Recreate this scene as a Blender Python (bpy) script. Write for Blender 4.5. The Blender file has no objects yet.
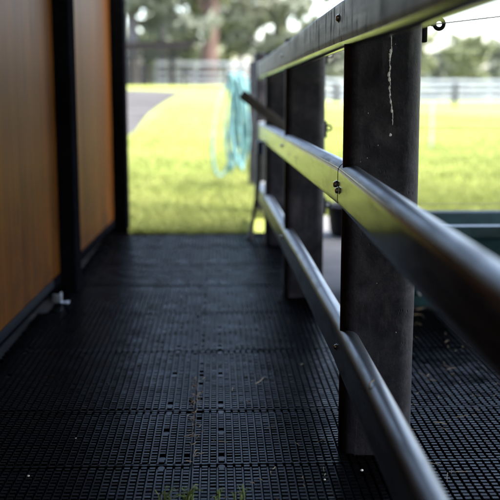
import bpy, bmesh, math, random
import numpy as np
from mathutils import Vector, Matrix, noise

random.seed(7)
rng = np.random.default_rng(11)
sc = bpy.context.scene
COL = sc.collection

# ------------------------------------------------------------------ helpers
class MB:
    """collects shapes that become ONE mesh object"""
    def __init__(s):
        s.v = []; s.f = []; s.mi = []
    def add(s, verts, faces, mi=0):
        o = len(s.v)
        s.v += [tuple(v) for v in verts]
        s.f += [tuple(i + o for i in f) for f in faces]
        s.mi += [mi] * len(faces)
    def box(s, a, b, M=None, bev=0.0, mi=0):
        x0, y0, z0 = a; x1, y1, z1 = b
        if bev <= 0:
            vs = [(x0,y0,z0),(x1,y0,z0),(x1,y1,z0),(x0,y1,z0),(x0,y0,z1),(x1,y0,z1),(x1,y1,z1),(x0,y1,z1)]
            fs = [(0,3,2,1),(4,5,6,7),(0,1,5,4),(1,2,6,5),(2,3,7,6),(3,0,4,7)]
        else:
            bm = bmesh.new()
            bmesh.ops.create_cube(bm, size=1)
            for v in bm.verts:
                v.co = Vector(((x0+x1)/2 + v.co.x*(x1-x0), (y0+y1)/2 + v.co.y*(y1-y0), (z0+z1)/2 + v.co.z*(z1-z0)))
            bmesh.ops.bevel(bm, geom=list(bm.edges), offset=bev, segments=2, profile=0.6, affect='EDGES')
            bm.verts.index_update()
            vs = [v.co.copy() for v in bm.verts]; fs = [[v.index for v in f.verts] for f in bm.faces]
            bm.free()
        if M is not None: vs = [M @ Vector(v) for v in vs]
        s.add(vs, fs, mi)
    def tube(s, pts, rad, n=10, cap=True, mi=0):
        pts = [Vector(p) for p in pts]
        if not hasattr(rad, '__len__'): rad = [rad]*len(pts)
        vs = []; fs = []
        t0 = (pts[1]-pts[0]).normalized()
        ref = Vector((0,0,1)) if abs(t0.z) < .9 else Vector((1,0,0))
        a = t0.cross(ref).normalized()
        for i, p in enumerate(pts):
            t = (pts[min(i+1,len(pts)-1)] - pts[max(i-1,0)]).normalized()
            a = (a - t*a.dot(t)).normalized(); b = t.cross(a)
            for k in range(n):
                g = 2*math.pi*k/n
                vs.append(p + (a*math.cos(g) + b*math.sin(g))*rad[i])
        for i in range(len(pts)-1):
            for k in range(n):
                k2 = (k+1) % n
                fs.append((i*n+k, i*n+k2, (i+1)*n+k2, (i+1)*n+k))
        if cap:
            fs.append(tuple(range(n-1,-1,-1))); fs.append(tuple((len(pts)-1)*n+k for k in range(n)))
        s.add(vs, fs, mi)
    def lathe(s, prof, c=(0,0,0), n=24, mi=0, M=None):
        """prof: list of (r,z)"""
        vs = []; fs = []
        for r, z in prof:
            for k in range(n):
                g = 2*math.pi*k/n
                vs.append(Vector((c[0]+r*math.cos(g), c[1]+r*math.sin(g), c[2]+z)))
        for i in range(len(prof)-1):
            for k in range(n):
                k2 = (k+1) % n
                fs.append((i*n+k, i*n+k2, (i+1)*n+k2, (i+1)*n+k))
        fs.append(tuple(range(n-1,-1,-1))); fs.append(tuple((len(prof)-1)*n+k for k in range(n)))
        if M is not None: vs = [M @ v for v in vs]
        s.add(vs, fs, mi)
    def sphere(s, c, r, sz=(1,1,1), mi=0, sub=2):
        bm = bmesh.new(); bmesh.ops.create_icosphere(bm, subdivisions=sub, radius=1)
        bm.verts.index_update()
        vs = [Vector((c[0]+v.co.x*r*sz[0], c[1]+v.co.y*r*sz[1], c[2]+v.co.z*r*sz[2])) for v in bm.verts]
        fs = [[v.index for v in f.verts] for f in bm.faces]; bm.free()
        s.add(vs, fs, mi)
    def build(s, name, mat, parent=None, loc=None, smooth=None):
        me = bpy.data.meshes.new(name)
        off = Vector(loc) if loc is not None else (Vector(parent['_w']) if parent is not None else Vector((0,0,0)))
        me.from_pydata([tuple(Vector(v)-off) for v in s.v], [], s.f)
        for m in (mat if isinstance(mat, (list, tuple)) else [mat]): me.materials.append(m)
        if any(s.mi): me.polygons.foreach_set('material_index', s.mi)
        me.update()
        if smooth is not None:
            me.polygons.foreach_set('use_smooth', [True]*len(me.polygons))
            me.set_sharp_from_angle(angle=math.radians(smooth))
        o = bpy.data.objects.new(name, me); COL.objects.link(o)
        if parent is not None:
            o.parent = parent; o['_w'] = parent['_w']
        else:
            o.location = off; o['_w'] = tuple(off)
        return o

def tag(o, label=None, cat=None, group=None, kind=None):
    if label: o['label'] = label
    if cat: o['category'] = cat
    if group: o['group'] = group
    if kind: o['kind'] = kind
    return o

def thing(name, label, cat, loc, group=None):
    o = bpy.data.objects.new(name, None); COL.objects.link(o)
    o.location = loc; o['_w'] = tuple(loc); o.empty_display_size = .1
    return tag(o, label, cat, group)

def mesh_np(name, verts, faces_flat, n_per, mat, parent=None, smooth=False):
    me = bpy.data.meshes.new(name)
    nv = len(verts); nf = len(faces_flat)//n_per
    me.vertices.add(nv); me.vertices.foreach_set('co', np.asarray(verts, np.float32).ravel())
    me.loops.add(len(faces_flat)); me.loops.foreach_set('vertex_index', np.asarray(faces_flat, np.int32))
    me.polygons.add(nf)
    me.polygons.foreach_set('loop_start', np.arange(0, nf*n_per, n_per, dtype=np.int32))
    me.polygons.foreach_set('loop_total', np.full(nf, n_per, np.int32))
    me.update(calc_edges=True); me.validate()
    for m in (mat if isinstance(mat, (list, tuple)) else [mat]): me.materials.append(m)
    o = bpy.data.objects.new(name, me); COL.objects.link(o)
    if parent is not None: o.parent = parent
    return o

# ------------------------------------------------------------------ materials
class NT:
    def __init__(s, name):
        s.m = bpy.data.materials.new(name); s.m.use_nodes = True
        s.n = s.m.node_tree.nodes; s.l = s.m.node_tree.links
        s.b = s.n['Principled BSDF']; s.out = s.n['Material Output']
    def new(s, t, **kw):
        x = s.n.new(t)
        for k, v in kw.items(): setattr(x, k, v)
        return x
    def link(s, a, b): s.l.new(a, b)
    def coord(s, scale=(1,1,1), which='Object', rot=(0,0,0)):
        tc = s.new('ShaderNodeTexCoord'); mp = s.new('ShaderNodeMapping')
        mp.inputs['Scale'].default_value = scale; mp.inputs['Rotation'].default_value = rot
        s.link(tc.outputs[which], mp.inputs['Vector']); return mp.outputs['Vector']
    def noise(s, vec, scale, detail=4, rough=.55, dist=0):
        x = s.new('ShaderNodeTexNoise'); x.inputs['Scale'].default_value = scale
        x.inputs['Detail'].default_value = detail; x.inputs['Roughness'].default_value = rough
        x.inputs['Distortion'].default_value = dist
        if vec is not None: s.link(vec, x.inputs['Vector'])
        return x.outputs['Fac']
    def ramp(s, fac, stops):
        x = s.new('ShaderNodeValToRGB'); e = x.color_ramp.elements
        while len(e) < len(stops): e.new(.5)
        for i, (p, c) in enumerate(stops):
            e[i].position = p; e[i].color = (c, c, c, 1) if not hasattr(c, '__len__') else (*c, 1)
        s.link(fac, x.inputs['Fac']); return x.outputs['Color']
    def mix(s, fac, a, b, mode='MIX'):
        x = s.new('ShaderNodeMix', data_type='RGBA', blend_type=mode)
        for sock, v in ((x.inputs[0], fac), (x.inputs[6], a), (x.inputs[7], b)):
            if hasattr(v, 'is_linked') or isinstance(v, bpy.types.NodeSocket): s.link(v, sock)
            else: sock.default_value = v if not hasattr(v, '__len__') else (*v, 1)
        return x.outputs[2]
    def bump(s, h, strength=.3, dist=.002, chain=None):
        x = s.new('ShaderNodeBump'); x.inputs['Strength'].default_value = strength
        x.inputs['Distance'].default_value = dist
        s.link(h, x.inputs['Height'])
        if chain is not None: s.link(chain, x.inputs['Normal'])
        return x.outputs['Normal']
    def set(s, **kw):
        for k, v in kw.items():
            k = {'color':'Base Color','rough':'Roughness','metal':'Metallic','spec':'Specular IOR Level','normal':'Normal','coat':'Coat Weight','coat_rough':'Coat Roughness','trans':'Transmission Weight','coatn':'Coat Normal'}.get(k, k)
            i = s.b.inputs[k]
            if isinstance(v, bpy.types.NodeSocket): s.link(v, i)
            else: i.default_value = (*v, 1) if hasattr(v, '__len__') and len(v) == 3 and i.type == 'RGBA' else v
        return s.m

def simple(name, col, rough=.6, metal=0, nscale=30, var=.25, bump=.15, bdist=.001, spec=.5):
    t = NT(name); c = t.coord()
    f = t.noise(c, nscale, 5)
    dark = tuple(x*(1-var) for x in col); light = tuple(min(1, x*(1+var)) for x in col)
    t.set(color=t.ramp(f, [(.3, dark), (.7, light)]), rough=rough, metal=metal, spec=spec,
          normal=t.bump(t.noise(c, nscale*4, 4), bump, bdist))
    return t.m

M = {}
# recycled black plastic posts
t = NT('post_plastic'); c = t.coord(); cz = t.coord((9, 9, 1.6))
f1 = t.noise(c, 9, 7, .66, .3); f2 = t.noise(cz, 6, 5, .6); f3 = t.noise(c, 190, 3); f4 = t.noise(c, 34, 5, .7)
col = t.ramp(f1, [(.34, (.013,.0125,.0165)), (.5, (.028,.0265,.032)), (.64, (.050,.047,.054)), (.78, (.070,.066,.072))])
col = t.mix(t.mix(.5, (0,0,0), t.ramp(f4, [(.50, 0), (.62, 1)])), col, (.014,.0135,.017))
stk = t.ramp(f2, [(.58, 0), (.74, 1)])
col = t.mix(t.mix(.6, (0,0,0), stk), col, (.066,.061,.066))
v = t.new('ShaderNodeTexVoronoi'); v.inputs['Scale'].default_value = 150; t.link(t.coord((1,1,.4)), v.inputs['Vector'])
pits = t.ramp(v.outputs['Distance'], [(.06, 0), (.24, 1)])
pm = t.ramp(t.noise(c, 10, 3), [(.56, 1), (.66, 0)])
pitm = t.mix(pm, pits, (1,1,1))
col = t.mix(pitm, (.008,.008,.010), col)
nb = t.bump(pitm, .8, .003, t.bump(f4, .5, .003, t.bump(f2, .2, .003, t.bump(f3, .4, .0012))))
t.set(color=col, rough=t.ramp(f1, [(.3, .45), (.7, .72)]), spec=.10, normal=nb)
M['post'] = t.m
# rails: smoother, glossier; each height weathered differently
def railmat(name, c0, c1, r0, r1, spec, bmp, scuff=False):
    t = NT(name); c = t.coord(); cy = t.coord((14, .8, 14))
    f1 = t.noise(cy, 5, 6, .65); f2 = t.noise(c, 9, 5); f3 = t.noise(c, 220, 3); f4 = t.noise(t.coord((3, 6, 1.2)), 6, 6, .7)
    col = t.ramp(f1, [(.3, c0), (.7, c1)])
    rr = t.mix(.5, t.ramp(f2, [(.3, r0), (.75, r1)]), t.ramp(f1, [(.3, r0), (.7, r1)]))
    if scuff: rr = t.mix(t.ramp(f4, [(.52, 0), (.66, 1)]), rr, (r1*1.5,)*3)
    else: rr = t.mix(t.ramp(t.noise(t.coord((5, 1.1, 5)), 5, 6, .7), [(.50, 0), (.72, 1)]), rr, (r1*1.25,)*3)
    nb = t.bump(f1, .05*bmp, .001, t.bump(f2, .03*bmp, .002, t.bump(f3, .04*bmp, .0004)))
    t.set(color=col, rough=rr, spec=spec, normal=nb); return t.m
M['rail_middle'] = railmat('rail_plastic', (.034,.041,.049), (.074,.084,.097), .10, .18, .20, 1)
M['rail_top'] = railmat('weathered_rail_plastic', (.014,.014,.0145), (.036,.036,.036), .30, .46, .12, 2.5, True)
M['rail_upper'] = railmat('weathered_upper_edge', (.030,.034,.040), (.075,.082,.094), .34, .46, .30, .5)
M['rail_bottom'] = railmat('scuffed_rail_plastic', (.026,.032,.039), (.060,.070,.082), .24, .36, .18, .5)
M['rail_cap'] = simple('pale_glint_and_plug', (.20,.21,.20), .4)  # pale tone of the reflection blocks on the rail ends, and of the drain plug
M['steel'] = simple('zinc_plated_steel', (.75,.75,.77), .22, 1, 60, .15, .1)
M['galv'] = simple('galvanised_steel', (.36,.38,.42), .42, .9, 40, .2, .1)
M['black_steel'] = simple('black_painted_steel', (.0028,.003,.004), .8, 0, 40, .3, .12, .001, 0.)
M['insulator'] = simple('black_insulator_plastic', (.007,.007,.007), .5, spec=.08)
M['wire'] = simple('fence_wire_metal', (.20,.20,.21), .45, .8)
M['drip'] = simple('dried_white_drip', (.75,.74,.72), .7, 0, 120, .15, .4)
# rubber mats
def rubber(name, base, r0, r1):
    t = NT(name); c = t.coord(); oi = t.new('ShaderNodeObjectInfo')
    f1 = t.noise(c, 6, 5, .6); f2 = t.noise(c, 300, 2); 
    col = t.ramp(f1, [(.3, tuple(x*.75 for x in base)), (.7, tuple(x*1.4 for x in base))])
    dust = t.ramp(t.noise(c, 17, 6, .7), [(.55, 0), (.8, 1)])
    col = t.mix(t.mix(.35, (0,0,0), dust), col, (.010,.009,.008))
    rough = t.ramp(f1, [(.3, r0), (.7, r1)])
    t.set(color=col, rough=rough, spec=.019, normal=t.bump(f2, .12, .0004))
    return t.m
M['rubber'] = rubber('black_rubber', (.0017,.0017,.0021), .24, .40)
M['rubber_new'] = rubber('newer_black_rubber', (.0024,.0024,.0029), .24, .36)
# varnished timber
t = NT('varnished_timber')
tc = t.new('ShaderNodeTexCoord'); sep = t.new('ShaderNodeSeparateXYZ'); t.link(tc.outputs['UV'], sep.inputs[0])
mth = t.new('ShaderNodeMath', operation='DIVIDE'); mth.inputs[1].default_value = .092; t.link(sep.outputs['X'], mth.inputs[0])
fl = t.new('ShaderNodeMath', operation='FLOOR'); t.link(mth.outputs[0], fl.inputs[0])
wn = t.new('ShaderNodeTexWhiteNoise', noise_dimensions='1D'); t.link(fl.outputs[0], wn.inputs['W'])
mp = t.new('ShaderNodeMapping'); mp.inputs['Scale'].default_value = (60, 1.6, 1); t.link(tc.outputs['UV'], mp.inputs['Vector'])
ad = t.new('ShaderNodeVectorMath', operation='ADD'); t.link(mp.outputs['Vector'], ad.inputs[0])
cmb = t.new('ShaderNodeCombineXYZ'); ml = t.new('ShaderNodeMath', operation='MULTIPLY'); ml.inputs[1].default_value = 40
t.link(wn.outputs['Value'], ml.inputs[0]); t.link(ml.outputs[0], cmb.inputs['Y']); t.link(cmb.outputs[0], ad.inputs[1])
g = t.noise(ad.outputs[0], 1.0, 7, .62, .6)
mp2 = t.new('ShaderNodeMapping'); mp2.inputs['Scale'].default_value = (22, .9, 1); t.link(tc.outputs['UV'], mp2.inputs['Vector'])
g2 = t.noise(mp2.outputs['Vector'], 1.0, 4, .6, .3)
col = t.ramp(g, [(.28, (0.0290,0.0091,0.0015)), (.5, (0.0630,0.0224,0.0036)), (.75, (0.1102,0.0435,0.0075))])
col = t.mix(.55, col, t.ramp(g2, [(.40, (0.0315,0.0098,0.0017)), (.60, (0.0945,0.0346,0.0059))]))
col = t.mix(.5, col, t.mix(wn.outputs['Value'], (0.0473,0.0157,0.0027), (0.0914,0.0337,0.0059)))
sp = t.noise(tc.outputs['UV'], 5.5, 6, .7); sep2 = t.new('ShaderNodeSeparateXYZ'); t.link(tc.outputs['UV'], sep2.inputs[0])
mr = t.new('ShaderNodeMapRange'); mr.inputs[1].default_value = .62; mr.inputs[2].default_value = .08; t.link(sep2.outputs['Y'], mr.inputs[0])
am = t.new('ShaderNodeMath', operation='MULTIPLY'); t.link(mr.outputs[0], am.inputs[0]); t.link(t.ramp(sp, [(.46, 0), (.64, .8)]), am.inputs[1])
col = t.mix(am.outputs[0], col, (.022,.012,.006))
mpk = t.new('ShaderNodeMapping'); mpk.inputs['Scale'].default_value = (10.9, 2.3, 1); t.link(tc.outputs['UV'], mpk.inputs['Vector'])
vk = t.new('ShaderNodeTexVoronoi'); vk.inputs['Scale'].default_value = 1.0; t.link(mpk.outputs['Vector'], vk.inputs['Vector'])
col = t.mix(t.ramp(vk.outputs['Distance'], [(.05, .75), (.13, 0)]), col, (.014,.006,.002))
col = t.mix(1, col, (.86,.86,.86), 'MULTIPLY')
t.set(color=col, rough=.5, normal=t.bump(g, .25, .001), coat=.028, coat_rough=.20, spec=.02)
M['timber'] = t.m
M['galv_kick'] = simple('worn_steel_kick_strip', (.006,.007,.010), .6, 0, 40, .3, .2, .001, .02)
M['shade_roof_sheet'] = simple('unseen_roof_sheet', (.05,.048,.045), .7, 0, 10, .2, .1)
M['teal'] = simple('dark_teal_plastic', (.012,.036,.040), .5, 0, 9, .55, .15, .002, .2)
M['tub'] = simple('black_rubber_tub', (.008,.008,.009), .6, spec=.12)
M['hose'] = simple('turquoise_hose_plastic', (.105,.225,.24), .5, 0, 20, .4)
M['old_wood'] = simple('weathered_dark_wood', (.026,.021,.018), .75, 0, 25, .4, .4, .002)
M['navy'] = simple('navy_plastic', (.008,.016,.05), .45)
M['white_paint'] = simple('white_painted_rail', (.27,.285,.31), .6, 0, 6, .08, .1, .001, .1)
M['dark_fence'] = simple('dark_stained_fence', (.022,.021,.022), .85, 0, 30, .3, .1, .001, .1)
M['dark_roof'] = simple('dark_corrugated_roof', (.016,.014,.014), .9, 0, 6, .3, .1, .001, .05)
M['straw'] = simple('dry_straw', (.20,.15,.085), .8)
M['pebble'] = simple('pale_stone', (.62,.60,.56), .75)
M['soil'] = simple('damp_dark_soil', (.016,.014,.012), .85, 0, 30, .5, .5, .01)
# concrete
t = NT('worn_concrete'); c = t.coord()
f = t.noise(c, 2.2, 7, .65); f2 = t.noise(c, 90, 4)
t.set(color=t.ramp(f, [(.3, (.085,.085,.085)), (.7, (.15,.149,.147))]), rough=.95, spec=0., normal=t.bump(f2, .4, .003))
M['concrete'] = t.m
# asphalt
t = NT('asphalt'); c = t.coord()
f = t.noise(c, .5, 6, .6); f2 = t.noise(c, 60, 3)
t.set(color=t.ramp(f, [(.3, (.032,.0315,.031)), (.7, (.060,.059,.058))]), rough=.95, spec=0., normal=t.bump(f2, .3, .003))
M['asphalt'] = t.m
# grass ground and blades
def grassmat(name, dark, mid, pale, blades=False):
    t = NT(name); c = t.coord()
    f = t.noise(c, .55, 6, .62, .4); f2 = t.noise(c, 4.5, 5, .6); f3 = t.noise(c, 40, 3)
    col = t.ramp(f, [(.30, dark), (.5, mid), (.68, pale)])
    col = t.mix(.5, col, t.ramp(f2, [(.3, dark), (.52, mid), (.75, pale)]))
    t.set(color=col, rough=.75, spec=.25 if blades else 0.)
    if blades:
        tr = t.new('ShaderNodeBsdfTranslucent'); mx = t.new('ShaderNodeMixShader'); mx.inputs[0].default_value = .35
        t.link(col, tr.inputs['Color']); t.link(t.b.outputs[0], mx.inputs[1]); t.link(tr.outputs[0], mx.inputs[2])
        t.link(mx.outputs[0], t.out.inputs['Surface'])
    else:
        t.set(normal=t.bump(f3, .6, .02))
    return t.m
G = ((.102,.130,.029), (.156,.177,.046), (.220,.227,.080))
M['ground'] = grassmat('pasture_ground', *G)
M['blade'] = grassmat('grass_blades', *G, blades=True)
def leafmat(name, a, b):  # leaf colours are lifted to stand in for distant haze
    t = NT(name); gi = t.new('ShaderNodeNewGeometry')
    c = t.coord(); f = t.noise(c, .9, 3)
    col = t.mix(.5, t.ramp(f, [(.3, a), (.7, b)]), t.mix(gi.outputs['Random Per Island'], a, b))
    t.set(color=col, rough=.6, spec=.3)
    tr = t.new('ShaderNodeBsdfTranslucent'); mx = t.new('ShaderNodeMixShader'); mx.inputs[0].default_value = .3
    t.link(col, tr.inputs['Color']); t.link(t.b.outputs[0], mx.inputs[1]); t.link(tr.outputs[0], mx.inputs[2])
    t.link(mx.outputs[0], t.out.inputs['Surface'])
    return t.m
M['leaf_grey'] = leafmat('grey_green_leaves', (0.150,0.169,0.119), (.20,.21,.16))
M['leaf_olive'] = leafmat('olive_leaves', (0.144,0.165,0.088), (.205,.220,.125))
M['leaf_haze_pale'] = leafmat('haze_pale_leaves', (0.188,0.204,0.144), (.25,.26,.20))
M['bark_red'] = simple('reddish_bark', (.080,.044,.034), .85, 0, 3, .4, .6, .03)
M['bark_grey'] = simple('grey_bark', (.075,.068,.066), .85, 0, 3, .4, .6, .03)
M['bark_dark'] = simple('dark_bark', (.06,.05,.045), .85, 0, 3, .4, .6, .03)

# ------------------------------------------------------------------ terrain
def ss(a, b, t):
    t = np.clip((t-a)/(b-a), 0, 1); return t*t*(3-2*t)
def T(x, y):
    return -.02 + 1.15*ss(12., 60., np.asarray(y, float))*ss(9., 0., np.asarray(x, float)) + 0*np.asarray(x, float)

xs = np.unique(np.concatenate([np.linspace(-700, -40, 23), np.linspace(-40, -6, 18), np.linspace(-6, 12, 55), np.linspace(12, 40, 15), np.linspace(40, 700, 23)]))
ys = np.unique(np.concatenate([np.linspace(-300, -10, 12), np.linspace(-10, 10, 9), np.linspace(10, 64, 50), np.linspace(64, 120, 12), np.linspace(120, 1500, 20)]))
X, Y = np.meshgrid(xs, ys); Z = T(X, Y)
nx, ny = len(xs), len(ys)
ii = np.arange(nx*ny).reshape(ny, nx)
quads = np.stack([ii[:-1,:-1], ii[:-1,1:], ii[1:,1:], ii[1:,:-1]], -1).ravel()
# keep the terrain just below the yard's hard floor
Z = np.where((Y < 5.2) & (Y > -9), Z-.02, Z)
gr = mesh_np('pasture', np.stack([X, Y, Z], -1).reshape(-1, 3), quads, 4, M['ground'])
gr.data.polygons.foreach_set('use_smooth', [True]*len(gr.data.polygons))
tag(gr, kind='structure')

def sheet(name, outline, z_off, mat, nsub=None):
    mb = MB(); mb.add([(x, y, float(T(x, y))+z_off) for x, y in outline], [tuple(range(len(outline)))])
    o = mb.build(name, mat); tag(o, kind='structure'); return o
# driveway: a strip that follows the terrain
mb = MB()
edge = [(ex+.22*float(ss(6, 20, ey)), ey) for ex, ey in [(-1.55, 8), (-1.62, 12), (-1.70, 16), (-1.74, 18.4), (-1.86, 21.3), (-1.97, 24.9), (-1.97, 28.7), (-1.90, 32.7), (-1.75, 36.8), (-1.57, 39.8), (-1.60, 41.4), (-2.07, 43.2), (-3.07, 44.7), (-4.3, 45.6)]]
nn = 14; vs = []; fs = []
for k, (ex, ey) in enumerate(edge):
    for j in range(nn):
        u = j/(nn-1); x = ex + u*(-16-ex)
        yy = ey if k < 9 else ey + 0*u
        vs.append((x, yy, float(T(x, yy)) + .012))
for k in range(len(edge)-1):
    for j in range(nn-1):
        a = k*nn+j; fs.append((a, a+nn, a+nn+1, a+1))
mb.add(vs, fs); o = mb.build('driveway', M['asphalt'], smooth=60); tag(o, kind='structure')
# soil/screed base under the rubber mats, and the concrete slab beyond the fence
mb = MB(); mb.box((-.75, -2.2, -.06), (2.4, 5.22, -.020)); o = mb.build('subfloor', M['soil']); tag(o, kind='structure')
mb = MB(); mb.box((.424, 3.42, -.05), (3.2, 5.95, -.004), bev=.003); o = mb.build('concrete_slab', M['concrete']); tag(o, kind='structure')

# ------------------------------------------------------------------ rubber mats
PX, PY = .0175, .0158
def mat_mesh(w, l, seed):
    """grid mat: ladder-like rungs between thin long ribs, open holes between, with connector holes"""
    r = random.Random(seed)
    nx = max(1, int(round(w/PX))); ny = max(1, int(round(l/PY)))
    px, py = w/nx, l/ny
    V = []; F = []
    def quad_prism(x0, x1, y0, y1, zb, zt, ins, ta=0, tb=0):
        o = len(V)
        V.extend([(x0,y0,zb),(x1,y0,zb),(x1,y1,zb),(x0,y1,zb),(x0+ins*.2,y0+ins,zt-ta-tb),(x1-ins*.2,y0+ins,zt-ta+tb),(x1-ins*.2,y1-ins,zt+ta+tb),(x0+ins*.2,y1-ins,zt+ta-tb)])
        F.extend([(o+4,o+5,o+6,o+7),(o,o+1,o+5,o+4),(o+1,o+2,o+6,o+5),(o+2,o+3,o+7,o+6),(o+3,o,o+4,o+7)])
    skip = set()
    for hx in (.058, w-.058):
        i = int(hx/px)
        for hy in (.020, l/2, l-.020):
            j = int(hy/py)
            if 0 < i < nx-1:
                for a in (0,):
                    for b in (0, 1): skip.add((i+a, j+b))
    for i in range(nx):
        for j in range(ny):
            if (i, j) in skip: continue
            edge_ = i in (0, nx-1)
            if edge_ and r.random() < .10: continue
            x0, y0 = i*px, j*py
            dz = r.uniform(-.0008, .0004)
            gap = .0052
            quad_prism(x0+gap*.5, x0+px-gap*.5, y0+py*.15, y0+py*.86, -.0125, dz - .0016*max(0, noise.noise((i*.11+seed*9, j*.13, 1))), .0016, r.gauss(0, .00009)+.0004*noise.noise((i*.22+seed*5, j*.3, 0)), r.gauss(0, .0001))
    for i in range(nx+1):                       # long ribs
        x = min(max(i*px, .0016), w-.0016)
        quad_prism(x-.0016, x+.0016, .001, l-.001, -.018, -.0075, .0004)
    for y in (.002, l-.002):                    # end bars
        quad_prism(.001, w-.001, y-.0018, y+.0018, -.018, -.0030, .0005)
    for (i, j) in skip:                         # plug sitting low in each connector hole
        if (i, j+1) in skip:
            cx, cy = (i+.5)*px, (j+1)*py; o = len(V)
            for k in range(10): V.append((cx+.0075*math.cos(k*.6283), cy+.0115*math.sin(k*.6283), -.0042))
            F.append(tuple(range(o, o+10)))
    me = bpy.data.meshes.new('rubber_mat'); me.from_pydata(V, [], F); me.update(); return me

rows = [(-.605,-.105),(-.105,.395),(.395,.900),(.900,1.405),(1.405,1.905),(1.905,2.252),(2.252,2.799),(2.799,3.307),(3.307,3.79),(3.79,4.28),(4.28,4.77),(4.77,5.235)]
cache = {}
def place_mat(x0, x1, y0, y1, label, new=False):
    key = (round(x1-x0-.004, 3), round(y1-y0-.004, 3), new)
    if key not in cache:
        cache[key] = mat_mesh(key[0], key[1], len(cache)); cache[key].materials.append(M['rubber_new' if new else 'rubber'])
    o = bpy.data.objects.new('rubber_mat', cache[key]); COL.objects.link(o)
    o.location = (x0+.002, y0+.002, random.uniform(-.0012, .0008) + (.002 if new else 0))
    o.rotation_euler = (random.uniform(-.004, .004), random.uniform(-.0016, .0016), random.uniform(-.002, .002))
    tag(o, label, 'rubber mat', 'black rubber grid mats covering the walkway')
# only the rows at and beyond the picture's lower edge
ordn = {4:'at the bottom edge of the picture', 5:'level with the near post', 6:'just behind the near post', 7:'between the near post and the steel bracket', 8:'level with the small steel bracket', 9:'just past the middle steel column', 10:'level with the last rail post', 11:'touching the grass edge'}
for k in range(3, 12):
    y0, y1 = rows[k]; new = k <= 4
    w = ordn.get(k, 'nearest')
    if k == 3: continue
    place_mat(-.640 if k < 8 else -.605, -.056, y0, y1, f'black grid mat on the wall side, {w}', new)
    if k <= 7:
        place_mat(-.056, .944, y0, y1, f'black grid mat under the fence rails, {w}', new)
        place_mat(.944, 1.944, y0, y1, f'black grid mat far right beyond the fence, {w}', new) if k in (6, 7) else None
    else:
        place_mat(-.056, .420, y0, y1, f'narrow black grid mat against the fence, {w}', new)

# ------------------------------------------------------------------ fence
CZ = lambda y: .0
def rail_profile(h=.094, w=.045, r=.013, R2=.021, ro=.013):
    """closed profile (x from inner face 0 to w, z from 0 to h): well rounded top, bevelled lower edges, flat inner face"""
    P = []
    def arc(cx, cz, a0, a1, rr, n=8):
        for i in range(n+1):
            a = math.radians(a0 + (a1-a0)*i/n); P.append((cx+rr*math.cos(a), cz+rr*math.sin(a)))
    arc(r, r, 205, 270, r)
    P.append((r+.002, 0)); P.append((w-ro-.002, 0))
    arc(w-ro, ro, 270, 360, ro)
    P.append((w, ro+.003)); P.append((w, h-R2-.003))
    arc(w-R2, h-R2, 0, 90, R2)
    arc(R2, h-R2, 90, 172, R2)
    P.append((.0002, h-R2-.004)); P.append((.0002, h-R2-.008)); P.append((.0002, r+.006)); P.append((.0002, r+.002))
    return P
PROF = rail_profile(); PROF_TOP = rail_profile(r=.019, R2=.007, ro=.021)
def rail_mb(p0, d, y0, y1, seed, PROF=PROF):
    """p0: inner lower edge where the rail meets the near post (Y=2.015); d: direction with d.y = 1"""
    mb = MB(); n = max(8, int(abs(y1-y0)/.06)); m = len(PROF); vs = []; fs = []
    for i in range(n+1):
        y = y0 + (y1-y0)*i/n; s = y-2.015
        ox = p0[0] + d[0]*s; oz = p0[2] + d[2]*s
        wob = noise.noise((seed*3.1, y*1.7, 0))*.0016; wz = noise.noise((seed*5.3, y*1.3, 4))*.0016
        for (px, pz) in PROF:
            vs.append((ox+px+wob, y, oz+pz+wz))
    for i in range(n):
        for k in range(m):
            k2 = (k+1) % m
            fs.append((i*m+k, i*m+k2, (i+1)*m+k2, (i+1)*m+k) if y1 > y0 else (i*m+k2, i*m+k, (i+1)*m+k, (i+1)*m+k2))
    fs.append(tuple(range(m))); fs.append(tuple(n*m+k for k in range(m)))
    mb.add(vs, fs)
    for q in range(len(mb.mi)-2):
        if q % m < 11: mb.mi[q] = 1            # lower bevel and underside: clean, unscuffed plastic
        elif 20 <= q % m <= 36: mb.mi[q] = 2   # rounded upper edge: rubbed and weathered
    return mb

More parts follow.
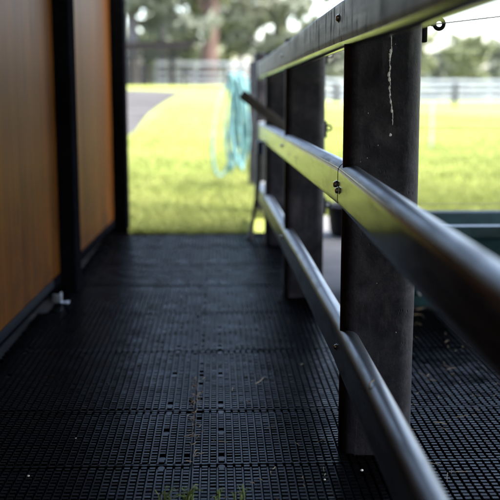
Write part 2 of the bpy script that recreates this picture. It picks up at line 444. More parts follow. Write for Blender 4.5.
fence = thing('post_and_rail_fence', 'black plastic post and rail fence with three glossy rails along the walkway', 'fence', (.34, 2.0, -.02))
dF = (-.0052, 1, -.0061); dN = (.0063, 1, .0125)
RAILZ = {'top': .862, 'middle': .528, 'bottom': .178}
XI = .2575
def bolt(parent, x, y, z, r=.0075):
    mb = MB()
    prof = [(r*1.25, 0), (r*1.25, .0015), (r*.95, .0018), (r*.92, .004), (r*.6, .0062), (r*.15, .0068)]
    Mx = Matrix.Translation((x, y, z)) @ Matrix.Rotation(-math.pi/2, 4, 'Y')
    mb.lathe(prof, n=16, M=Mx)
    return mb.build('bolt', M['steel'], parent, smooth=35)
posts = [(1.936, .2690, .156), (3.53, .257, .150), (4.78, .247, .150), (.28, .268, .150)]
for lab, z in RAILZ.items():
    seed = {'top':1,'middle':2,'bottom':3}[lab]
    yend = {'top': 5.45, 'middle': 5.40, 'bottom': 5.52}[lab]
    ra = rail_mb((XI, 0, z), dF, 2.0155, yend, seed, PROF_TOP if lab == 'top' else PROF).build('rail', [M['rail_'+lab], M['rail_middle'] if lab == 'top' else M['rail_'+lab], M['rail_top'] if lab == 'top' else M['rail_upper']], fence, smooth=40)
    rb = rail_mb((XI, 0, z), (dN[0], 1, .0165 if lab == 'middle' else .0056), 2.0145, -.25, seed+10, PROF_TOP if lab == 'top' else PROF).build('rail', [M['rail_'+lab], M['rail_middle'] if lab == 'top' else M['rail_'+lab], M['rail_top'] if lab == 'top' else M['rail_upper']], fence, smooth=40)
    ra['label'] = f'{lab} black rail beyond the near post'; rb['label'] = f'{lab} black rail passing close on the right'
    # pale block painting the grazing reflection on the rail's far end
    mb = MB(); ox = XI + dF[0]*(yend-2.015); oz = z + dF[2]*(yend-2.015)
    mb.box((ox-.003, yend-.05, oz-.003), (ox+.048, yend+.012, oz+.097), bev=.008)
    mb.build('end_glint', M['rail_cap'], ra, smooth=40)
    # bolts either side of the joint, and at the two posts further on
    if lab == 'top': bolt(ra, XI-.0002, 2.030, z+.060)
    elif lab == 'middle':
        bolt(ra, XI-.0002, 2.033, z+.046, .007); bolt(rb, XI-.0002, 2.001, z+.036, .007)
    else: bolt(rb, XI+.0002, 1.985, z+.048, .006)
    for yy in (3.62,):
        s = yy-2.015; bolt(ra, XI+dF[0]*s-.0002, yy, z+dF[2]*s+.05, .006)

def post_mb(x0, y0, w, z1, seed, z0=-.02, rot=0):
    """square post with chamfered arrises and a slightly uneven surface; sits round the let-in rails"""
    mb = MB(); ch = .030; n = 26; ca, sa = math.cos(rot), math.sin(rot)
    base = []
    for (cx, cy, a0) in ((w-ch, ch, 270), (w-ch, w-ch, 0), (ch, w-ch, 90), (ch, ch, 180)):
        for q in range(9):
            a = math.radians(a0+90*q/8); base.append((cx+ch*math.cos(a), cy+ch*math.sin(a)))
        a = math.radians(a0+90); tx, ty = -math.sin(a), math.cos(a); L = w-2*ch
        for q in (.06, .35, .65, .94): base.append((base[-1][0]*0+cx+ch*math.cos(a)+tx*L*q, cy+ch*math.sin(a)+ty*L*q))
    m = len(base); vs = []; fs = []
    for i in range(n+1):
        z = z0 + (z1-z0)*i/n
        for (a, b) in base:
            q = noise.noise((a*6+seed, b*6, z*3))*.0022
            cx, cy = a-w/2, b-w/2; L = math.hypot(cx, cy)
            dx, dy = cx+cx/L*q, cy+cy/L*q; vs.append((x0+w/2+dx*ca-dy*sa, y0+w/2+dx*sa+dy*ca, z))
    for i in range(n):
        for k in range(m):
            k2 = (k+1) % m; fs.append((i*m+k, i*m+k2, (i+1)*m+k2, (i+1)*m+k))
    o = len(vs); vs.append((x0+w/2, y0+w/2, z1+.006))
    for k in range(m): fs.append((n*m+k, n*m+(k+1) % m, o))
    fs.append(tuple(range(m-1, -1, -1)))
    mb.add(vs, fs); return mb

def insulator(parent, x, y, z, rot=0, off=.036):
    """bracket plate, stub and ring"""
    mb = MB()
    mb.box((x, y-.012, z-.034), (x+.010, y+.012, z+.030), bev=.002)
    if off > .03: mb.box((x+.005, y-.006, z+.001), (x+off-.016, y+.006, z+.015), bev=.002)
    mb.tube([(x+.004, y, z+.006), (x+off*.5, y, z+.005), (x+off-.009, y, z+.003)], [.0070, .0060, .0062], 10)
    c = Vector((x+off, y, z+.003)); R, r = .0098, .0042
    vs = []; fs = []; n1, n2 = 26, 10
    for i in range(n1):
        a = 2*math.pi*i/n1
        for k in range(n2):
            b = 2*math.pi*k/n2
            rr = R + r*math.cos(b)
            d = Vector((rr*math.cos(a), r*1.3*math.sin(b), rr*math.sin(a)))
            vs.append(c + Matrix.Rotation(rot, 3, 'Z') @ d)
    for i in range(n1):
        for k in range(n2):
            fs.append((i*n2+k, ((i+1) % n1)*n2+k, ((i+1) % n1)*n2+(k+1) % n2, i*n2+(k+1) % n2))
    mb.add(vs, fs)
    return mb.build('insulator', M['insulator'], parent, smooth=40)

for k, (y0, x0, w) in enumerate(posts):
    p = post_mb(x0, y0, w, [.962, .962, .965, .962][k], k*7.3, rot=[-.145, -.05, -.02, 0][k]).build('post', M['post'], fence, smooth=30)
    if k == 0:
        p['label'] = 'near black post streaked with a white drip'
        insulator(p, x0+w-.001, y0+.055, .905)
        # dried white drip down the front face
        mb = MB(); r = random.Random(3)
        x = .350; z = .905
        def blob(x, z, rw, rh):
            yf = y0-.0008-(x-x0-w/2)*.146 - .0020*noise.noise((((x-x0-w/2)/.9895+w/2)*6, 0, z*3)); vs = [(x, yf-.0007, z)]; n = 9
            for i in range(n):
                a = 2*math.pi*i/n; q = r.uniform(.75, 1.25)
                vs.append((x+rw*q*math.cos(a), yf+.0003, z+rh*q*math.sin(a)))
            mb.add(vs, [(0, 1+i, 1+(i+1) % n) for i in range(n)])
        while z > .705:
            x += r.uniform(-.0012, .0013)
            dens = .9 if z > .80 else .8
            if True:
                blob(x, z, r.choice((.0006, .0010, .0016, .0024, .0032)) if .73 < z < .86 else r.uniform(.0005, .0012), r.uniform(.0042, .006))
            z -= .0036
        mb.build('drip', M['drip'], p)
        mb = MB(); blob(.3555, .684, .0035, .0042); mb.build('drop', M['drip'], p)
        for _ in range(9):
            mb = MB(); blob(r.uniform(.29, .39), r.uniform(.2, .9), .0008, r.uniform(.0008, .002)); mb.build('drop', M['drip'], p)
    if k == 1:
        for z in (.906, .634, .345): insulator(p, x0+w-.001, y0+.06, z, 0, .018)

wires = thing('fence_wire', 'three thin electric wires strung across behind the near post', 'wire', (.42, 3.59, 0))
for z in (.909, .637, .348):
    mb = MB(); mb.tube([(.445, 3.59, z), (1.6, 3.60, z-.004), (3.4, 3.62, z+.012)], .0013, 6); mb.build('wire', M['wire'], wires, smooth=60)
mb = MB(); mb.tube([(.425, 1.992, .900), (.440, 1.990, .905), (.4515, 1.985, .9075), (.62, 1.955, .926), (1.6, 1.8, 1.03), (2.6, 1.64, 1.13)], .0013, 6)
o = mb.build('fence_wire', M['wire'], loc=(.425, 1.99, .9), smooth=60)
tag(o, 'single taut wire running right from the black ring on the near post', 'wire')

# further posts on the grass
p = post_mb(.247, 6.05, .150, 1.010, 61, -.05).build('fence_post', M['post'], loc=(.32, 6.12, -.03), smooth=30)
tag(p, 'flat-topped black post on the grass just past the rail ends', 'post')
p = post_mb(.275, 8.0, .130, 1.02, 83, -.05).build('fence_post', M['post'], loc=(.34, 8.07, -.03), smooth=30)
tag(p, 'far black post with the turquoise hose hung beside it', 'post')
# cross bar
mb = MB(); a = Vector((.125, 4.742, .762)); b = Vector((.372, 4.752, .568)); d = (b-a)
Mx = Matrix.Translation(a) @ Matrix.Rotation(math.atan2(-d.z, d.x), 4, 'Y')
mb.box((0, -.012, -.024), (d.length, .012, .024), Mx, bev=.004)
o = mb.build('wooden_bar', M['old_wood'], loc=(.25, 4.75, .66), smooth=30); tag(o, 'slanting dark wooden bar fixed across the last rail post', 'bar')
# prop
t_ = thing('prop_stake', 'thin black stake propped at the fence end with a navy clip on top', 'stake', (.176, 5.0, 0))
mb = MB(); mb.tube([(.172, 4.99, 0), (.178, 5.0, .012), (.205, 5.03, .17), (.228, 5.05, .32), (.232, 5.06, .47)], [.016, .012, .011, .013, .013], 10); mb.build('shaft', M['insulator'], t_, smooth=50)
mb = MB(); mb.box((.214, 5.035, .445), (.252, 5.085, .515), bev=.006); mb.build('clip', M['navy'], t_, smooth=30)

# ------------------------------------------------------------------ stable building (left wall, frame, added shade roof)
PHI = math.atan(.0277)
W0 = Vector((-.710, 0, 0))
ub = Vector((math.sin(PHI), math.cos(PHI), 0)); wb = Vector((math.cos(PHI), -math.sin(PHI), 0))
WM = Matrix(((ub.x, wb.x, 0, W0.x), (ub.y, wb.y, 0, W0.y), (0, 0, 1, 0), (0, 0, 0, 1)))   # local (along, out, up)
st = thing('stable_building', 'timber panelled stable wall with black steel frame left of the walkway', 'building', (-.74, 2.0, -.02))
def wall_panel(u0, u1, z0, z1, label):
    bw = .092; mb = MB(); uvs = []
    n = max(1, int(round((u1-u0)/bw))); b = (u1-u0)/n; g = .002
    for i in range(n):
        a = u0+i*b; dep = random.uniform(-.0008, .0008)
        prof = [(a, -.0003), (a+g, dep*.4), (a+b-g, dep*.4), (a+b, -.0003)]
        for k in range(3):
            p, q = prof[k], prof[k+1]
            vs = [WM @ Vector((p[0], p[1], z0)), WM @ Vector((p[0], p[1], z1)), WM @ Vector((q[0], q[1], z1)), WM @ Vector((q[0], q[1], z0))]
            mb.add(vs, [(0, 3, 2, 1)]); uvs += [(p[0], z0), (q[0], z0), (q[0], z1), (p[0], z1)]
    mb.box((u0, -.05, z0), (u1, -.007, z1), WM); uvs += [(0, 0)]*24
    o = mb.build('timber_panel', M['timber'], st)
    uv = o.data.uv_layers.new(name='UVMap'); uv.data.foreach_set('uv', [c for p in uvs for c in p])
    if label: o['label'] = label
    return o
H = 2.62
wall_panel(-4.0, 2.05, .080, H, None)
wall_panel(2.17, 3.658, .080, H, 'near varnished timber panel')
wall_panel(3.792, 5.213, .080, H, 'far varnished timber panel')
for (u0, u1, pr) in ((2.05, 2.17, .03), (3.66, 3.79, .060), (5.215, 5.33, .074)):
    mb = MB(); mb.box((u0, -.08, -.02), (u1, pr, H), WM, bev=.004); mb.build('steel_column', M['black_steel'], st, smooth=30)
mb = MB()
mb.box((2.172, -.05, .050), (3.50, .006, .078), WM, bev=.003); mb.build('kick_strip', M['galv_kick'], st, smooth=30)
for u0, u1, out in ((3.503, 3.657, .004), (3.793, 5.212, .004)):
    mb = MB(); mb.box((u0, -.05, .040), (u1, out, .078), WM, bev=.003); mb.build('bottom_rail', M['black_steel'], st, smooth=30)
mb = MB(); mb.box((-4.0, -.08, -.02), (5.21, -.052, .079), WM); mb.build('plinth', M['black_steel'], st)
# door guide bracket at the wall's foot
mb = MB()
mb.box((3.440, .041, .0015), (3.470, .067, .0055), WM, bev=.001)
mb.box((3.440, .036, .0015), (3.470, .0405, .040), WM, bev=.001)
mb.box((3.425, .011, .008), (3.430, .034, .040), WM, bev=.001)
mb.build('door_guide', M['galv'], st, smooth=30)
# end wall and rear body; unseen cross wall and roof added to shade the walkway
mb = MB(); mb.box((5.22, -4.2, -.02), (5.32, -.085, H), WM); mb.build('end_wall', M['black_steel'], st)
mb = MB(); mb.box((-4.0, -4.2, -.02), (5.215, -4.1, H), WM); mb.build('back_wall', M['black_steel'], st)
mb = MB(); mb.box((-4.2, -4.2, -.02), (-4.1, 5.2, H), WM); mb.build('shade_wall', M['black_steel'], st)  # unseen wall across the walkway behind the camera, added to darken it
mb = MB(); rv = []
for (x, z) in ((-5.2, 3.35), (4.6, 2.42)):
    rv += [(x, -4.6, z), (x, 4.9, z), (x, -4.6, z+.06), (x, 4.9, z+.06)]
mb.add(rv, [(0,1,5,4),(2,6,7,3),(0,4,6,2),(1,3,7,5),(0,2,3,1),(4,5,7,6)])
mb.build('roof', M['shade_roof_sheet'], st)  # unseen roof, its reach set to shade walkway and wall
for y in (-2.2, 4.7):
    mb = MB(); mb.box((4.45, y, -.02), (4.55, y+.1, 2.42), bev=.004); mb.build('shade_roof_post', M['black_steel'], st, smooth=30)  # unseen supports of the added roof

# ------------------------------------------------------------------ things on the far side of the fence
tr = thing('water_trough', 'long dark teal plastic trough standing right of the near post', 'trough', (1.3, 3.5, 0))
def rrect(x0, x1, y0, y1, r, n=6):
    P = []
    for cx, cy, a0 in ((x1-r, y1-r, 0), (x0+r, y1-r, 90), (x0+r, y0+r, 180), (x1-r, y0+r, 270)):
        for i in range(n+1):
            a = math.radians(a0+90*i/n); P.append((cx+r*math.cos(a), cy+r*math.sin(a)))
    return P
def loft(rings, close_ends=(True, False)):
    m = len(rings[0]); vs = [p for r in rings for p in r]; fs = []
    for i in range(len(rings)-1):
        for k in range(m):
            k2 = (k+1) % m; fs.append((i*m+k, i*m+k2, (i+1)*m+k2, (i+1)*m+k))
    if close_ends[0]: fs.append(tuple(range(m-1, -1, -1)))
    if close_ends[1]: fs.append(tuple((len(rings)-1)*m+k for k in range(m)))
    return vs, fs
TX0, TX1, TY0, TY1 = .56, 2.05, 3.335, 3.79
def ring(e, z, r=.07): return [(x, y, z) for x, y in rrect(TX0-e, TX1+e, TY0-e, TY1+e, max(.01, r+e))]
mb = MB()
rings = [ring(-.030, .0), ring(-.018, .06), ring(-.012, .15), ring(-.006, .235), ring(.0, .25), ring(.004, .25), ring(.010, .256), ring(.012, .285), ring(.006, .296), ring(-.020, .299), ring(-.034, .292), ring(-.040, .27), ring(-.060, .05)]
vs, fs = loft(rings, (True, True)); mb.add(vs, fs); mb.build('basin', M['teal'], tr, smooth=40)
mb = MB()
for x in (.86, 1.24, 1.62):
    mb = MB(); mb.box((x-.03, TY0-.006, .02), (x+.03, TY0+.03, .225), bev=.006); mb.build('rib', M['teal'], tr, smooth=40)
mb = MB(); mb.lathe([(.010,0),(.010,.004),(.004,.006)], n=12, M=Matrix.Translation((.735, TY0+.017, .05)) @ Matrix.Rotation(math.pi/2, 4, 'X')); 
mb.build('drain_plug', M['rail_cap'], tr, smooth=30)
# feed tub
fb = thing('feed_tub', 'small black rubber feed tub on the pale concrete', 'tub', (.735, 5.12, -.004))
mb = MB(); mb.lathe([(.105,0),(.118,.03),(.128,.12),(.132,.15),(.144,.155),(.146,.168),(.138,.172),(.124,.165),(.112,.03),(.02,.022)], (.735, 5.12, -.004), 32); mb.build('tub_body', M['tub'], fb, smooth=40)
mb = MB()
for s in (-1, 1):
    mb = MB(); mb.tube([(.735+s*.140, 5.08, .155), (.735+s*.168, 5.10, .150), (.735+s*.168, 5.14, .150), (.735+s*.140, 5.16, .155)], .009, 8)
    mb.build('tub_handle', M['tub'], fb, smooth=50)
# hose
hs = thing('garden_hose', 'loose coils of turquoise hose hanging by the far black post', 'hose', (.22, 7.98, .9))
mb = MB(); r = random.Random(5)
for k in range(12):
    cx = .170 + r.uniform(-.060, .065); y = 7.93 + r.uniform(-.04, .04)
    top = .90 + r.uniform(-.03, .03); bot = .13 + r.uniform(-.03, .20); hw = r.uniform(.012, .045)
    pts = []
    for i in range(29):
        a = 2*math.pi*i/28
        z = (top+bot)/2 + (top-bot)/2*math.cos(a)
        x = cx + hw*math.sin(a)*(1+.35*(.9-z)) + .012*math.sin(3*a+k)
        pts.append((x, y+.018*math.sin(a*2+k), z))
    mb.tube(pts, .0105, 8, cap=False)
pts = []
for i in range(31):
    a = 2*math.pi*i/30
    z = .45 + .37*math.cos(a); x = .08 + .09*math.sin(a) - .10*(1-math.cos(a))*.35 + .02
    pts.append((x, 7.90+.02*math.sin(a), z))
mb.tube(pts, .0105, 8, cap=False)
mb.build('coil', M['hose'], hs, smooth=60)
mb = MB(); mb.tube([(.28, 8.03, .86), (.17, 7.95, .87), (.11, 7.92, .885), (.10, 7.91, .93)], .012, 8); mb.build('hook', M['galv'], hs, smooth=50)

# tread-in post and dark pasture post
mb = MB(); mb.tube([(3.06, 13.5, -.03), (3.06, 13.5, .66)], .011, 8); mb.box((3.03, 13.485, .10), (3.09, 13.515, .115), bev=.003)
for z in (.3, .5, .64): mb.box((3.06, 13.49, z), (3.085, 13.51, z+.02), bev=.003)
o = mb.build('tread_in_post', M['white_paint'], loc=(3.06, 13.5, -.02), smooth=40); tag(o, 'thin white plastic tread-in post standing alone in the grass', 'post')
for (x, y, lab) in ((13.0, 52., 'dark pasture post right of the near post, before the white fence'), (6.6, 52.5, 'dark pasture post seen between the two nearest fence posts')):
    mb = MB(); mb.box((x-.11, y-.11, -.1), (x+.11, y+.11, 1.30), bev=.03)
    o = mb.build('fence_post', M['dark_fence'], loc=(x, y, -.02), smooth=30); tag(o, lab, 'post', 'dark pasture posts')

# white board fence across the paddock
wf = thing('white_fence', 'white board paddock fence running across behind everything to the right edge', 'fence', (18, 63, -.02))
xa, xb, n = -3.8, 40., 19
for i in range(n):
    x = xa + (xb-xa)*i/(n-1); z = float(T(x, 63))
    mb = MB(); mb.box((x-.07, 63.0, z-.1), (x+.07, 63.14, z+1.62), bev=.02); mb.build('post', M['white_paint'], wf)
for zz in (.28, .70, 1.10, 1.48):
    mb = MB(); xr = np.concatenate([np.linspace(xa-.1, 9.5, 22), [xb+.1]])
    for a, b in zip(xr[:-1], xr[1:]):
        za, zb = float(T(a, 63))+zz, float(T(b, 63))+zz; y0, y1, h = 62.94, 62.985, .10
        mb.add([(a,y0,za-h),(b,y0,zb-h),(b,y1,zb-h),(a,y1,za-h),(a,y0,za+h),(b,y0,zb+h),(b,y1,zb+h),(a,y1,za+h)], [(0,3,2,1),(4,5,6,7),(0,1,5,4),(1,2,6,5),(2,3,7,6),(3,0,4,7)])
    mb.build('board', M['white_paint'], wf)
# dark fence on the left rise
df = thing('dark_fence', 'dark two-rail fence beyond the driveway on the left', 'fence', (-3, 56, 1.1))
for i in range(9):
    x = -9.8 + i*2.45 + .6; z = float(T(x, 56))
    if x > 3.3: continue
    mb = MB(); mb.box((x-.09, 55.9, z-.1), (x+.09, 56.08, z+1.22), bev=.02); mb.build('post', M['dark_fence'], df)
for zz in (.52, .98):
    mb = MB()
    xsr = np.linspace(-10, 3.2, 12)
    for a, b in zip(xsr[:-1], xsr[1:]):
        za, zb = float(T(a, 56))+zz, float(T(b, 56))+zz
        y0, y1, h = 55.84, 55.895, .06
        mb.add([(a,y0,za-h),(b,y0,zb-h),(b,y1,zb-h),(a,y1,za-h),(a,y0,za+h),(b,y0,zb+h),(b,y1,zb+h),(a,y1,za+h)], [(0,3,2,1),(4,5,6,7),(0,1,5,4),(1,2,6,5),(2,3,7,6),(3,0,4,7)])
    mb.build('rail', M['dark_fence'], df)
# open shelter
sh = thing('open_shelter', 'open-sided shelter with a low dark roof among the left trees', 'shelter', (-5, 59.5, 1.1))
mb = MB(); mb.add([(-12,57.6,2.98),(-1.7,57.6,3.22),(-1.7,61.4,3.4),(-12,61.4,3.15),(-12,57.6,3.50),(-1.0,57.6,3.80),(-1.0,61.4,4.0),(-12,61.4,3.7)], [(0,3,2,1),(4,5,6,7),(0,1,5,4),(1,2,6,5),(2,3,7,6),(3,0,4,7)]); mb.build('roof', M['dark_roof'], sh)
mb = MB(); mb.box((-11.8, 57.8, 2.75), (-2.0, 57.95, 2.97)); mb.build('beam', M['dark_fence'], sh)
for x in (-11, -8.2, -6.0, -4.3, -2.7):
    for y in (57.95, 61.1):
        mb = MB(); mb.box((x-.09, y-.09, .9), (x+.09, y+.09, 3.25)); mb.build('post', M['dark_fence'], sh)

# ------------------------------------------------------------------ trees
def tree(name, label, x, y, h, tr_, bark, leaf, crown, lean=0, nleaf=2600, leafsize=.3, group='trees beyond the paddock fences', kink=0):
    """crown: list of (dx, dy, z, rx, rz) clumps"""
    z0 = float(T(x, y)) - .1
    root = thing(name, label, 'tree', (x, y, z0), group)
    mb = MB(); r = random.Random(int(x*97+y*13))
    pts = []; rad = []
    for i in range(13):
        u = i/12
        pts.append((x + lean*u*h + kink*math.sin(u*5)*.3 + r.uniform(-.04, .04), y + r.uniform(-.05, .05), z0 + u*h)); rad.append(tr_*(1.25-.35*u if u < .1 else 1.1-.75*u))
    mb.tube(pts, rad, 12)
    for (dx, dy, cz, rx, rz) in crown[:9]:
        i = min(10, max(3, int((cz-z0)/h*12)-2)); s = Vector(pts[i]); e = Vector((x+dx, y+dy, cz))
        m1 = s.lerp(e, .5) + Vector((r.uniform(-.3, .3), r.uniform(-.3, .3), r.uniform(0, .5)))
        mb.tube([s, m1, e], [rad[i]*.45, rad[i]*.28, .03], 7)
    mb.build('trunk', M[bark], root, smooth=60)
    R = np.random.default_rng(int(abs(x)*31+y))
    wts = np.array([c[3]**2*c[4] for c in crown]); wts = wts/wts.sum()
    sub = []                                    # smaller clumps inside each big one
    for (dx, dy, cz, rx, rz) in crown:
        for _ in range(max(5, int(rx*7))):
            d = R.normal(size=3); d /= np.linalg.norm(d); q = R.uniform(.35, 1.0)
            sub.append((x+dx+d[0]*rx*q, y+dy+d[1]*rx*q, cz+d[2]*rz*q, R.uniform(.22, .5)*rx**.5*.75))
    sub = np.array(sub); k = R.integers(0, len(sub), nleaf)
    P = sub[k, :3] + R.normal(size=(nleaf, 3))*sub[k, 3][:, None]*.55
    a = R.normal(size=(nleaf, 3)); a /= np.linalg.norm(a, axis=1)[:, None]
    b = R.normal(size=(nleaf, 3)); b -= a*(a*b).sum(1)[:, None]; b /= np.linalg.norm(b, axis=1)[:, None]
    sz = leafsize*R.uniform(.6, 1.3, nleaf)[:, None]
    V = np.stack([P-a*sz, P-b*sz*.38, P+a*sz, P+b*sz*.38], 1).reshape(-1, 3) - np.array([x, y, z0])
    o = mesh_np('crown', V, np.arange(nleaf*4), 4, M[leaf], root)
    return root
def clumps(seed, n, w, z0, z1, r0, r1, dx=0):
    r = random.Random(seed)
    return [(dx+r.uniform(-w, w), r.uniform(-w, w)*.7, r.uniform(z0, z1), (q := r.uniform(r0, r1)), q*.75) for _ in range(n)]
tree('gum_tree', 'tall tree with a leaning reddish trunk left of the fence', -.65, 64, 17, .52, 'bark_red', 'leaf_grey', clumps(1, 34, 5.0, 4.6, 17, 1.0, 2.1, 1.0), .085, 15000, .30)
tree('gum_tree', 'grey-trunked tree nearest the dark wall end', -5.4, 63, 17, .40, 'bark_grey', 'leaf_grey', clumps(2, 32, 4.4, 4.2, 17, 1.0, 2.0), -.01, 14000, .30, kink=.3)
tree('gum_tree', 'slim pale tree between the grey trunk and the red trunk', -3.9, 70, 15, .22, 'bark_grey', 'leaf_olive', clumps(3, 26, 4.0, 3.8, 15, 1.0, 1.9, .8), .02, 12000, .30)
tree('gum_tree', 'rounded olive tree directly behind the shelter roof tip', -2.0, 78, 13, .25, 'bark_dark', 'leaf_olive', clumps(4, 26, 3.6, 2.9, 13, 1.0, 1.9), 0, 13000, .32)
tree('gum_tree', 'broad grey-green tree above the far end of the top rail', 4.4, 70, 11, .34, 'bark_dark', 'leaf_grey', clumps(5, 26, 3.8, 3.6, 8.2, .9, 1.6), 0, 12000, .30)
tree('gum_tree', 'low olive tree behind the two black far posts', 2.2, 84, 11, .25, 'bark_dark', 'leaf_olive', clumps(6, 22, 3.6, 4.6, 10.5, .9, 1.6), 0, 10000, .32)
tree('gum_tree', 'spreading tree half hidden behind the near post', 10.0, 82, 8, .28, 'bark_dark', 'leaf_grey', clumps(7, 18, 3.0, 2.2, 6.4, .8, 1.4), 0, 4500, .3)
for i, (px, top, wd, Yd, lf, lab) in enumerate((
    (386, 46, 14, 86, 'leaf_haze_pale', 'small pale tree just right of the near post'),
    (412, 29, 17, 82, 'leaf_olive', 'taller olive tree under the black ring and wire'),
    (437, 52, 12, 96, 'leaf_haze_pale', 'faint low tree in the gap between two olive trees'),
    (466, 33, 20, 84, 'leaf_olive', 'full olive tree above the dark pasture post'),
    (495, 40, 14, 92, 'leaf_haze_pale', 'pale tree cut by the right edge of the picture'),
    (523, 30, 20, 88, 'leaf_olive', 'dark tree just beyond the right edge'))):
    X_ = (px-216)/950*Yd; s = Yd/950
    zt = .77 + (92-top)*s; w = wd*s
    if px > 515: continue
    cl = clumps(20+i, 24, w*.8, 1.4, zt-.5, .7, 1.15)
    tree('paddock_tree', lab, X_, Yd, zt-1, .16, 'bark_dark', lf, cl, 0, 9000, .28)
# hedge mass at the foot of the far trees
N = 34000; R = np.random.default_rng(5)
Px = R.uniform(-26, 62, N); Px = Px[(Px < .9) | (Px > 4.2)]; N = len(Px); Py = 100 + R.normal(0, 1.4, N)
hgt = np.array([1.7 + 1.0*noise.noise((a*.25, 0, 0)) + (3.6+1.6*noise.noise((a*.4, 3, 0)) if a < 3 else .5) for a in Px])
P = np.stack([Px, Py, T(Px, Py) + R.uniform(0, 1, N)**.8*hgt], -1)
a = R.normal(size=(N, 3)); a /= np.linalg.norm(a, axis=1)[:, None]; b = R.normal(size=(N, 3)); b -= a*(a*b).sum(1)[:, None]; b /= np.linalg.norm(b, axis=1)[:, None]
o = mesh_np('distant_scrub', np.stack([P-a*.4, P-b*.2, P+a*.4, P+b*.2], 1).reshape(-1, 3), np.arange(N*4), 4, M['leaf_haze_pale'])
tag(o, 'low pale scrub along the far edge of the paddock', 'scrub', kind='stuff')

# ------------------------------------------------------------------ grass, debris
def blades(name, n, sampler, hmin, hmax, wid, mat, seed):
    R = np.random.default_rng(seed)
    x, y = sampler(R, n); n = len(x)
    z = T(x, y); h = R.uniform(hmin, hmax, n)*(1 + .6*np.array([noise.noise((a*1.3, b*1.3, 0)) for a, b in zip(x, y)]))
    g = R.uniform(0, 2*np.pi, n); w = wid*R.uniform(.6, 1.3, n); ln = h*R.uniform(.2, .9, n); g2 = R.uniform(0, 2*np.pi, n)
    base = np.stack([x, y, z], -1)
    ex = np.stack([np.cos(g)*w, np.sin(g)*w, 0*w], -1); tip = np.stack([np.cos(g2)*ln, np.sin(g2)*ln, h], -1)
    mid = tip*np.array([.35, .35, .6])
    V = np.stack([base-ex, base+ex, base+mid+ex*.7, base+tip, base+mid-ex*.7], 1).reshape(-1, 3)
    return mesh_np(name, V, np.arange(n*5), 5, mat)
def samp(R, n):
    y = 5.20 + 26*R.uniform(0, 1, n)**2.2
    x0 = -.12*y - .3; x1 = .32*y + .4
    x = x0 + (x1-x0)*R.uniform(0, 1, n)
    keep = ~((x > .20) & (x < 3.3) & (y < 5.97)) & ~((x < -1.5) & (y > 7.9)) & ~((x < -.47) & (y < 5.45))
    return x[keep], y[keep]
o = blades('grass', 150000, samp, .022, .060, .0030, M['blade'], 3)
tag(o, 'bright yellow-green mown grass beyond the end of the walkway', 'grass', kind='stuff')
# straw litter
mb = MB(); r = random.Random(9)
def straw(x, y, L, z=.0036, rad=.0008):
    a = r.uniform(0, math.pi); b = a + r.uniform(-.5, .5)
    p0 = Vector((x, y, z)); p1 = p0 + Vector((math.cos(a)*L*.5, math.sin(a)*L*.5, r.uniform(0, .004))); p2 = p1 + Vector((math.cos(b)*L*.5, math.sin(b)*L*.5, r.uniform(-.001, .003)))
    mb.tube([p0, p1, p2], rad*r.uniform(.7, 1.2), 5)
for _ in range(260): straw(r.uniform(.42, 1.2), r.uniform(1.75, 3.3), r.choice((.004, .006, .008, .012, .018, .03)))
for _ in range(22): straw(r.uniform(-.1, .26), r.uniform(1.7, 2.4), r.choice((.006, .01, .02)))
for _ in range(9): straw(r.uniform(-.4, .26), r.uniform(2.0, 3.2), r.choice((.004, .006, .010)))
for q in range(70): straw(-.056+r.gauss(0, .006), r.uniform(1.9, 2.5), r.choice((.006, .01, .014)), .0005)
straw(.10, 2.44, .05, .002, .001)
o = mb.build('straw_litter', M['straw'], smooth=60); tag(o, 'loose bits of straw and chaff scattered over the black mats', 'straw', kind='stuff')
# little curved stalk stuck to the low rail
mb = MB(); mb.tube([(.2625, 1.560, .252), (.2615, 1.568, .263), (.264, 1.580, .2715), (.272, 1.588, .2745)], .0012, 6)
o = mb.build('straw_stalk', M['straw'], loc=(.264, 1.57, .26), smooth=60); tag(o, 'curved dry stalk stuck on the lowest rail', 'straw')
# pebbles
for (x, y, s, lab) in ((.235, 2.02, .004, 'tiny pale pebble left of the near post'), (.295, 1.845, .0042, 'tiny pale pebble in front of the near post'), (.213, 1.80, .003, 'smallest pale chip in front of the bottom rail'),
                       (-.385, 1.84, .0035, 'pale chip alone near the bottom left corner'), (.53, 2.6, .003, 'pale chip on the mat right of the near post'), (-.32, 2.05, .0025, 'faint chip on the dark mat by the wall')):
    mb = MB(); mb.sphere((x, y, .0022), s*.75, (1.2, .9, .7)); o = mb.build('pebble', M['pebble'], loc=(x, y, 0), smooth=60); tag(o, lab, 'pebble', 'pale chips on the mats')
# grass sprigs growing through the near mats
t = NT('sprig_green'); c = t.coord(); t.set(color=t.ramp(t.noise(c, 60, 2), [(.3, (.06,.105,.02)), (.7, (.17,.21,.05))]), rough=.6)
M['sprig'] = t.m
def sprig(x, y, n, h, spread, lab, seed):
    r = random.Random(seed); mb = MB()
    for _ in range(n):
        a = r.uniform(0, 6.28); L = h*r.uniform(.5, 1.1); b = r.uniform(.2, .9)*spread; x0, y0 = x+r.uniform(-.012, .012), y+r.uniform(-.006, .006)
        dx, dy = math.cos(a)*b, math.sin(a)*b*.5
        mb.tube([(x0, y0, -.012), (x0+dx*.3, y0+dy*.3, L*.6), (x0+dx*.8, y0+dy*.8, L), (x0+dx*1.4, y0+dy*1.4, L*.85)], [.0011, .001, .0008, .0003], 5)
    o = mb.build('grass_sprig', M['sprig'], loc=(x, y, 0), smooth=60); tag(o, lab, 'grass sprig', 'grass sprigs growing through the near mats')
sprig(-.100, 1.715, 9, .028, .02, 'leftmost short upright grass sprig at the bottom edge', 1)
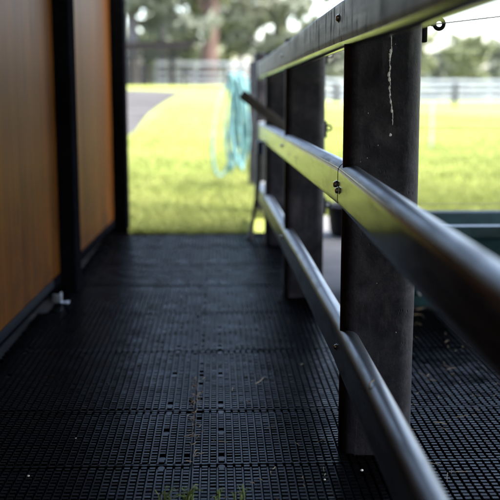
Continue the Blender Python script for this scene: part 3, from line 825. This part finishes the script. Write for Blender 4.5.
sprig(-.060, 1.71, 18, .027, .04, 'bushiest grass sprig, by the seam at the bottom edge', 2)
sprig(-.005, 1.712, 7, .024, .02, 'small grass sprig third from left at the bottom edge', 3)
sprig(.040, 1.715, 8, .027, .018, 'rightmost grass sprig at the bottom edge', 4)

# ------------------------------------------------------------------ light, sky, camera
EL, AZ = math.radians(62), math.radians(105)      # azimuth clockwise from +Y
w = bpy.data.worlds.new('World'); sc.world = w; w.use_nodes = True
nt = w.node_tree; bg = nt.nodes['Background']
sky = nt.nodes.new('ShaderNodeTexSky'); sky.sky_type = 'NISHITA'; sky.sun_disc = False
sky.sun_elevation = EL; sky.sun_rotation = AZ; sky.air_density = 1.0; sky.dust_density = 4.0; sky.ozone_density = 1.0
nt.links.new(sky.outputs[0], bg.inputs[0]); bg.inputs[1].default_value = .15
ld = bpy.data.lights.new('sun', 'SUN'); ld.energy = 1.3; ld.angle = math.radians(14); ld.color = (1, .96, .90)
lo = bpy.data.objects.new('sun', ld); COL.objects.link(lo)
d = Vector((math.sin(AZ)*math.cos(EL), math.cos(AZ)*math.cos(EL), math.sin(EL)))
lo.rotation_euler = d.to_track_quat('Z', 'Y').to_euler(); lo.location = (0, 0, 30)

cd = bpy.data.cameras.new('camera'); cam = bpy.data.objects.new('camera', cd); COL.objects.link(cam)
cam.matrix_world = Matrix(((.99937738, .00578853, -.03480447, 0), (-.03528254, .16396006, -.98583581, 0), (0, .98644999, .16406221, .77), (0, 0, 0, 1)))
cd.sensor_width = 36; cd.lens = 68.4; cd.clip_start = .02; cd.clip_end = 3000
cd.dof.use_dof = True; cd.dof.focus_distance = 2.05; cd.dof.aperture_fstop = 3.3
sc.camera = cam

for o in bpy.data.objects:
    if '_w' in o: del o['_w']
sc.view_settings.view_transform = 'Standard'; sc.view_settings.look = 'None'
sc.view_settings.exposure = 3.6; sc.view_settings.gamma = 1.0; sc.view_settings.use_curve_mapping = False
sc.cycles.use_denoising = True; sc.cycles.max_bounces = 8; sc.cycles.diffuse_bounces = 4
